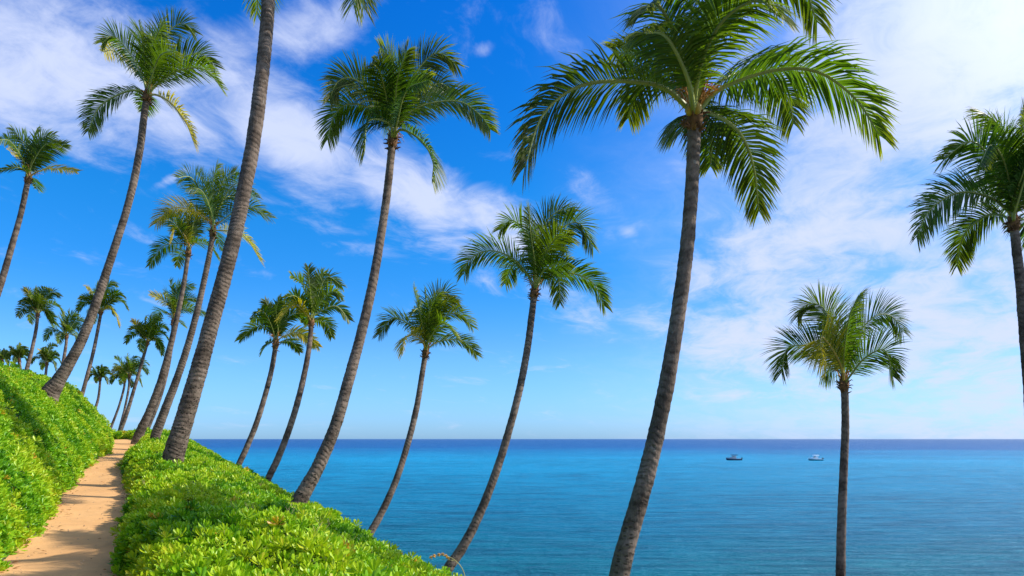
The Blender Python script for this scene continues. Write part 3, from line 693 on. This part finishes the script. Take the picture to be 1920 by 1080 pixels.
palm('palm with straight vertical dark trunk near the white boat, one broken straw-coloured frond',
     [(1576, 1080, 17), (1578, 980, 15.5), (1582, 880, 14.5), (1585, 800, 13.5), (1584, 745, 13)], 17.5, 17.8, (1582, 712),
     [[(1574, 686), (1545, 655), (1499, 648), (1475, 655), (1465, 699)], [(1579, 691), (1561, 655), (1541, 632), (1540, 655), (1549, 688)], [(1576, 676), (1566, 619), (1540, 574), (1511, 572), (1495, 593)],
      [(1582, 670), (1592, 598), (1610, 553)], [(1592, 676), (1607, 629), (1641, 593), (1672, 593), (1693, 622)], [(1597, 701), (1623, 670), (1659, 657), (1674, 706)],
      [(1579, 670), (1568, 630), (1546, 590)], [(1576, 700), (1561, 690), (1540, 706)], [(1584, 650), (1590, 610), (1600, 580)]],
     detail=3, yel=(1,), seed=6, leaf=1.12, wid=.85, rbase=58, droop=.8, fill=0)
palm('coconut palm half cut off by the right edge, drooping fronds over bright cloud',
     [(1936, 860, 19), (1930, 740, 18), (1922, 640, 17), (1914, 540, 16), (1905, 460, 15)], 14.5, 15, (1899, 408),
     [[(1893, 400), (1859, 372), (1799, 361), (1744, 393), (1718, 445)], [(1884, 406), (1850, 404), (1808, 440), (1794, 500)], [(1897, 363), (1863, 304), (1821, 265), (1769, 299)],
      [(1897, 320), (1876, 240), (1833, 205)], [(1899, 389), (1884, 308), (1859, 272), (1838, 308)], [(1901, 350), (1914, 265), (1922, 205)], [(1905, 395), (1960, 350), (2030, 370), (2070, 430)],
      [(1905, 410), (1950, 425), (1980, 500)], [(1905, 390), (1940, 290), (1990, 250)], [(1897, 380), (1863, 330), (1822, 348)], [(1903, 370), (1925, 300), (1935, 220)]],
     detail=3, seed=7, flowers=5, rbase=40)
palm('slender palm between two taller ones near the centre, golden frond hanging under its crown',
     [(688, 1012, 14), (715, 962, 13), (742, 902, 12), (765, 830, 11.5), (781, 765, 11), (791, 705, 10)], 24, 26, (799, 655),
     [[(793, 631), (768, 609), (737, 596), (711, 628)], [(793, 640), (774, 628), (759, 636), (755, 662)], [(800, 628), (787, 580), (776, 542)], [(803, 621), (796, 540)],
      [(804, 624), (812, 574), (837, 549), (858, 580)], [(804, 628), (806, 580), (825, 548)], [(806, 628), (831, 593), (863, 590), (885, 613)], [(806, 634), (831, 606), (856, 632)],
      [(809, 648), (831, 638), (869, 640), (894, 666)], [(806, 620), (818, 580), (852, 560)]],
     detail=2, yel=(1,), spear=(3,), seed=8, wid=1.1)
palm('higher of the two slim palms with touching crowns left of the centre',
     [(498, 908, 13), (520, 862, 12), (541, 808, 11.5), (559, 750, 11), (573, 690, 10), (581, 640, 9)], 25, 27, (584, 600),
     [[(577, 592), (551, 572), (521, 600)], [(581, 576), (566, 532), (547, 517)], [(584, 576), (580, 530), (578, 500)], [(592, 569), (612, 520), (641, 536)], [(595, 576), (621, 547), (642, 556)],
      [(592, 590), (629, 574), (655, 600)], [(590, 600), (612, 606), (622, 632)], [(586, 570), (600, 520), (612, 512)], [(580, 590), (568, 606)]],
     detail=1, yel=(0,), seed=9, wid=1.0)
palm('lower of the two slim palms with touching crowns left of the centre',
     [(444, 880, 11), (463, 838, 10.5), (482, 790, 10), (498, 738, 9.5), (510, 690, 9)], 27, 28.5, (518, 640),
     [[(514, 628), (481, 613), (449, 637)], [(521, 613), (507, 584), (497, 563)], [(521, 613), (530, 575), (555, 560)], [(529, 632), (562, 624), (597, 650)], [(525, 615), (545, 590), (575, 588)],
      [(520, 615), (518, 580), (526, 558)], [(530, 640), (548, 642), (562, 660)], [(512, 640), (500, 645), (490, 662)], [(512, 620), (488, 598), (470, 600)]],
     detail=1, yel=(3,), seed=10, wid=1.0)
palm('palm whose large crown spreads behind the thick ringed trunk of the tallest palm',
     [(292, 816, 17), (308, 772, 15), (330, 715, 13), (350, 655, 12), (368, 590, 11), (384, 520, 10), (395, 465, 9)], 31, 32, (400, 430),
     [[(395, 417), (362, 395), (321, 391), (292, 420)], [(395, 402), (388, 354), (370, 323)], [(399, 402), (399, 347), (407, 310)], [(403, 406), (414, 347), (442, 322)], [(403, 406), (440, 345), (480, 370)],
      [(407, 421), (462, 387), (507, 408)], [(407, 432), (455, 440), (488, 488)], [(403, 436), (415, 470)], [(398, 405), (380, 360), (355, 350)], [(403, 410), (425, 370), (450, 372)]],
     detail=2, yel=(0, 6), seed=11, wid=1.0)
palm('palm whose crown tucks under the left side of a taller crown, dark frond drooping left',
     [(262, 812, 17), (280, 772, 14), (300, 718, 12), (318, 655, 11), (333, 590, 9), (345, 530, 8)], 35, 36, (354, 468),
     [[(351, 458), (307, 461), (280, 498)], [(351, 450), (331, 424), (322, 452)], [(355, 447), (351, 402), (357, 380)], [(362, 456), (392, 461), (408, 484)], [(358, 450), (380, 408), (402, 420)],
      [(352, 448), (335, 405), (310, 400)], [(350, 470), (336, 478), (332, 498)], [(357, 446), (368, 400), (385, 392)]],
     detail=1, yel=(1,), seed=12, wid=1.0)
palm('far palm whose small crown shows behind two leaning trunks near the path end',
     [(276, 806, 8), (296, 755, 8), (312, 700, 7.5), (321, 650, 7)], 44, 45, (326, 600),
     [[(321, 576), (303, 561), (283, 551)], [(327, 576), (322, 545), (318, 526)], [(330, 574), (342, 540), (362, 536)], [(332, 584), (358, 578), (385, 590)], [(333, 600), (345, 612)],
      [(320, 590), (300, 585), (290, 600)], [(328, 574), (332, 540), (345, 530)], [(332, 580), (350, 560), (370, 562)]],
     detail=1, seed=13, yel=(0,), wid=1.0)
palm('thin coconut palm standing at the far end of the sandy path',
     [(219, 824, 8), (236, 780, 7), (252, 728, 6), (266, 680, 5.5)], 45, 46, (277, 640), None, 42, 1, (1,), seed=14)
palm('thin palm behind the left bank, crown just right of the leaning flared-root palm',
     [(150, 756, 7), (162, 710, 6.5), (175, 660, 6), (185, 610, 5.5)], 42, 44, (190, 582), None, 47, 1, (1, 6), seed=15, wid=1.0)
palm('small slim palm on the bank skyline, highest of the little crowns at far left',
     [(51, 690, 7), (60, 655, 6), (68, 615, 5.5)], 46, 47, (71, 586), None, 42, 1, (1,), seed=16)
palm('palm at the left edge, its trunk leaning out of the picture',
     [(-22, 600, 12), (2, 530, 11), (22, 462, 10), (38, 405, 9), (48, 360, 9)], 33, 34, (54, 330),
     [[(45, 318), (20, 314), (-8, 326)], [(50, 312), (38, 292), (18, 284)], [(52, 305), (44, 268), (22, 240)], [(56, 305), (62, 262), (70, 240)], [(58, 305), (76, 262), (102, 252)],
      [(60, 312), (86, 284), (125, 270)], [(64, 325), (95, 316), (144, 322)], [(58, 332), (66, 342), (68, 354)], [(60, 308), (84, 272), (108, 268)], [(54, 305), (50, 262), (42, 248)]],
     detail=1, yel=(1, 6), seed=17)
palm('small palm just left of the flared-root palm trunk, partly hidden behind it',
     [(117, 690, 6), (121, 665, 5.5), (124, 645, 5)], 54, 55, (125, 628), None, 38, 0, (), seed=18)
palm('little coconut palm low over the skyline of the left bank, between two slimmer taller trunks',
     [(84, 712, 5), (86, 700, 4.5)], 62, 63, (88, 680), None, 28, 0, (1,), seed=19)
palm('tiny palm crown peeping over the left bank close to the left edge', [(40, 705, 5), (38, 690, 5)], 66, 66.5, (35, 672), None, 24, 0, (), seed=20)
palm('tiny distant palm standing alone left of the two merged crowns',
     [(177, 772, 5), (184, 748, 4.5), (187, 725, 4)], 68, 68.5, (188, 708), None, 22, 0, (), seed=21)
palm('left one of two distant coconut palms with merged crowns over the far path end',
     [(208, 802, 4.5), (222, 765, 4), (232, 730, 4)], 72, 72.5, (234, 712), None, 25, 0, (1,), seed=22)
palm('right one of two distant coconut palms with merged crowns over the far path end',
     [(222, 812, 4.5), (233, 770, 4), (241, 730, 4)], 66, 66.5, (243, 702), None, 34, 0, (0,), seed=23)
palm('tip of a palm crown at the very left edge, just above the green bank', [(4, 700, 4), (4, 685, 4)], 70, 70.5, (4, 674), None, 16, 0, (), seed=24)

shrub_cover('leafy_bank', 'steep bank of glossy yellow-green shrubs left of the sandy path', -1, (2, 52), (-7.5, -.6), 620000)
shrub_cover('leafy_ground_cover', 'low mass of bright glossy shrubs between the sandy path and the sea', 1, (1, 60), (-3.0, 6.3), 850000)

# ------------------------------------------------------------------ leaf litter on the path edges
def litter():
    V = []; Fc = []
    for _ in range(520):
        s = random.uniform(5, 36); l_, r_ = path_edges(np.array([s])); a = random.random()
        tt = (l_[0] + abs(random.gauss(0, .13))) if a < .55 else (r_[0] - abs(random.gauss(0, .13))) if a < .93 else random.uniform(l_[0], r_[0])
        x, y = to_xy(s, tt); z = float(np.interp(s, TS, ZP)) + EYE + .035; L = random.uniform(.02, .06); th = random.uniform(0, 6.28); i = len(V)
        d = Vector((math.cos(th), math.sin(th), random.uniform(-.1, .3))); n_ = Vector((-d.y, d.x, random.uniform(-.3, .3))); c = Vector((x, y, z))
        V += [c - d * L, c + n_ * L * .4 + Vector((0, 0, .012)), c + d * L, c - n_ * L * .4 + Vector((0, 0, .008))]; Fc.append((i, i + 1, i + 2, i + 3))
    tag(mesh_obj('leaf_litter', V, Fc, simple('dry_leaf', (.30, .15, .05), .8, .2, 5, .5), smooth=False), 'dry brown leaves scattered along both edges of the sandy path', 'leaf litter', kind='stuff')
litter()
def pebbles():
    V = []; Fc = []
    for _ in range(420):
        s = random.uniform(6, 30); l_, r_ = path_edges(np.array([s])); f = random.betavariate(.5, .5); tt = l_[0] + .1 + (r_[0] - l_[0] - .2) * f
        x, y = to_xy(s, tt); z = float(np.interp(s, TS, ZP)) + EYE + .012; r = random.uniform(.006, .02); i = len(V)
        for k in range(5): V.append((x + r * math.cos(k * 1.257) * random.uniform(.7, 1.2), y + r * math.sin(k * 1.257) * random.uniform(.7, 1.2), z))
        V.append((x, y, z + r * .8)); Fc += [(i + k, i + (k + 1) % 5, i + 5) for k in range(5)]
    tag(mesh_obj('pebbles', V, Fc, simple('pebble', (.40, .27, .15), .9, .2, 3, .5), smooth=False), 'small pebbles lying on the sandy path', 'pebbles', kind='stuff')
pebbles()
def bare_twigs():
    mb = MB()
    for _ in range(90):
        s = random.uniform(5, 34); tt = np.interp(s, [2, 7, 14], [1.35, 1.8, 2.1]) + random.uniform(-.3, 1.0) if random.random() < .75 else random.uniform(.3, 1.8)
        x, y = to_xy(s, tt); z = float(canopy(s, tt)) + EYE - .05; p = Vector((x, y, z)); d = Vector((random.uniform(-.7, .9), random.uniform(-.3, .3), 1)).normalized(); L = random.uniform(.10, .30)
        q = p + d * L; mb.tube([p, p.lerp(q, .5) + Vector((random.uniform(-.02, .02), 0, 0)), q], [.005, .004, .002], 3)
        for k in range(random.randint(1, 4)):
            a = p.lerp(q, random.uniform(.4, .95)); mb.tube([a, a + (d + Vector((random.uniform(-1.2, 1.2), random.uniform(-.6, .6), .2))) * L * .3], [.003, .0015], 3)
    o = mb.build('bare_twigs', simple('dry_twig', (.34, .26, .12), .8)); tag(o, 'thin bare twigs poking out of the shrubs along their seaward edge', 'twigs', kind='stuff')
bare_twigs()

# ------------------------------------------------------------------ flowering twig by the foot of a palm
def twig():
    Yd = 15.5; a = pt(872, 1084, Yd); root = empty('flowering_twig', (a.x, a.y, a.z - .9)); org = root.location
    tag(root, 'thin yellow twig with orange blossoms arching before a palm trunk at the bottom', 'twig')
    pts = [a - Vector((0, 0, .9)), a - Vector((0, 0, .35)), a, pt(866, 1065, Yd), pt(856, 1053, Yd), pt(846, 1046, Yd), pt(832, 1042, Yd), pt(817, 1043, Yd), pt(805, 1047, Yd)]
    C, _ = resample([p - org for p in pts], 26); mb = MB(); mb.tube(C, [.020 * (1 - .75 * i / 26) for i in range(27)], 5)
    b = [p - org for p in (pt(852, 1051, Yd), pt(842, 1050, Yd), pt(828, 1049, Yd))]; mb.tube(b, [.010, .008, .004], 4)
    mb.build('stem', simple('twig_bark', (.42, .36, .12), .7), root)
    mf = simple('orange_blossom', (.72, .34, .03), .6)
    for (px, py) in ((823, 1041), (830, 1040), (814, 1043), (836, 1043), (840, 1047), (808, 1046)):
        mb = MB(); c = pt(px, py, Yd) - org
        for k in range(5):
            th = k * 1.257; d = Vector((math.cos(th) * .8, random.uniform(-.5, .5), math.sin(th) * .8 + .5)).normalized(); mb.tube([c, c + d * .03, c + d * .055], [.006, .016, .003], 4)
        mb.build('blossom', mf, root)
twig()

# ------------------------------------------------------------------ motor boats
def boat(px, py, Yd, Lb, hull_c, stripe_c, deck_c, roof_c, label, hardtop, sc):
    p = pt(px, py, Yd); root = empty('motor_boat', (p.x, Yd, 0)); tag(root, label, 'boat', 'motor boats anchored offshore')
    root.rotation_euler = (0, 0, R(180 - 6)) if sc > 0 else (0, 0, R(180 + 5))     # bow points to the left
    mh = simple('hull_paint', hull_c, .25); msx = simple('hull_stripe', stripe_c, .3); md = simple('deck_gelcoat', deck_c, .35); mr = simple('roof_fabric', roof_c, .6); mg = simple('tinted_glass', (.02, .03, .04), .08, .6)
    n = 13; prof = []
    for i in range(n):
        f = i / (n - 1); x = (f - .5) * Lb; bw = Lb * .155 * (1 - max(0, (f - .45) / .55) ** 2.2); sh = .95 + .75 * max(0, f - .25) ** 1.5
        ch = -.15 + .55 * max(0, f - .72) * 2.4
        prof.append([(x, 0, -.4 + max(0, f - .8) * 3.0), (x, bw * .80, ch), (x + f * .15, bw * .97, sh * .62), (x + f * .3, bw, sh)])
    def strip(a, b, name, mat):
        V = []; Fc = []
        for sgn in (-1, 1):
            for row in prof:
                for k in range(a, b + 1): V.append((row[k][0], row[k][1] * sgn, row[k][2]))
        m = b - a + 1; half = n * m
        for h in range(2):
            for i in range(n - 1):
                for k in range(m - 1):
                    q = (h * half + i * m + k, h * half + (i + 1) * m + k, h * half + (i + 1) * m + k + 1, h * half + i * m + k + 1); Fc.append(q if h else q[::-1])
        if a == 0: Fc.append(tuple([k for k in range(m)] + [half + k for k in reversed(range(m))]))
        mesh_obj(name, V, Fc, mat, root, True)
    strip(0, 2, 'hull', mh); strip(2, 3, 'gunwale', msx)
    V = []; Fc = []
    for row in prof: V += [(row[3][0], -row[3][1] * .985, row[3][2] - .03), (row[3][0], row[3][1] * .985, row[3][2] - .03)]
    Fc = [(2 * i, 2 * i + 2, 2 * i + 3, 2 * i + 1) for i in range(n - 1)]; mesh_obj('deck', V, Fc, md, root, False)
    mb = MB(); mb.box((Lb * .17, 0, 1.35), (Lb * .30, Lb * .20, .62), taper=.72); mb.box((-Lb * .04, 0, 1.7), (Lb * .14, Lb * .18, 1.5), taper=.9); mb.build('cabin', md, root, False)
    mb = MB(); mb.v = [Vector(v) for v in ((Lb * .11, -Lb * .085, 1.6), (Lb * .11, Lb * .085, 1.6), (Lb * .055, Lb * .08, 2.25), (Lb * .055, -Lb * .08, 2.25), (Lb * .085, -Lb * .085, 1.6), (Lb * .085, Lb * .085, 1.6), (Lb * .03, Lb * .08, 2.25), (Lb * .03, -Lb * .08, 2.25))]
    mb.f = [(0, 1, 2, 3), (7, 6, 5, 4), (0, 3, 7, 4), (1, 5, 6, 2), (3, 2, 6, 7), (0, 4, 5, 1)]; mb.build('windscreen', mg, root, False)
    mb = MB(); mb.box((-Lb * .02, 0, 2.85), (Lb * (.40 if hardtop else .46), Lb * .24, .30), taper=.90); mb.build('roof', mr, root, False)
    for x in (-Lb * .14, Lb * .10):
        for y in (-.09, .09):
            mb = MB(); mb.tube([(x * .9, y * Lb, .9), (x, y * Lb, 2.80)], .09, 6); mb.build('post', md, root)
    mb = MB(); mb.box((-Lb * .08, 0, 1.25), (Lb * .10, Lb * .16, .8)); mb.build('seat', msx, root, False)
    for y in (-.35, .35):
        mb = MB(); mb.box((-Lb * .53, y, 1.15), (.45, .38, .7), taper=.8); mb.box((-Lb * .53, y, .35), (.22, .16, 1.0)); mb.build('outboard_motor', mg, root, False)
    mb = MB()
    pr_ = [Vector((r_[3][0], r_[3][1] * .93, r_[3][2] + .45)) for r_ in prof[7:]]; mb.tube(pr_, .03, 4); mb.tube([Vector((v.x, -v.y, v.z)) for v in pr_], .03, 4)
    for v in pr_[::2]:
        for sg_ in (-1, 1): mb.tube([(v.x, v.y * sg_, v.z - .45), (v.x, v.y * sg_, v.z)], .025, 4)
    mb.build('bow_rail', md, root)
YB = EYE * F / (863 - HZ)
boat(1376, 860, YB, 7.9, (.03, .05, .085), (.25, .25, .28), (.55, .50, .48), (.03, .05, .12), 'dark navy motor boat with dark canopy, the left one of two boats offshore', False, 1)
boat(1529, 862, YB * .985, 7.6, (.03, .20, .23), (.72, .76, .76), (.78, .80, .80), (.85, .86, .86), 'white and teal motor boat with white roof, nearer the vertical palm trunk', True, -1)
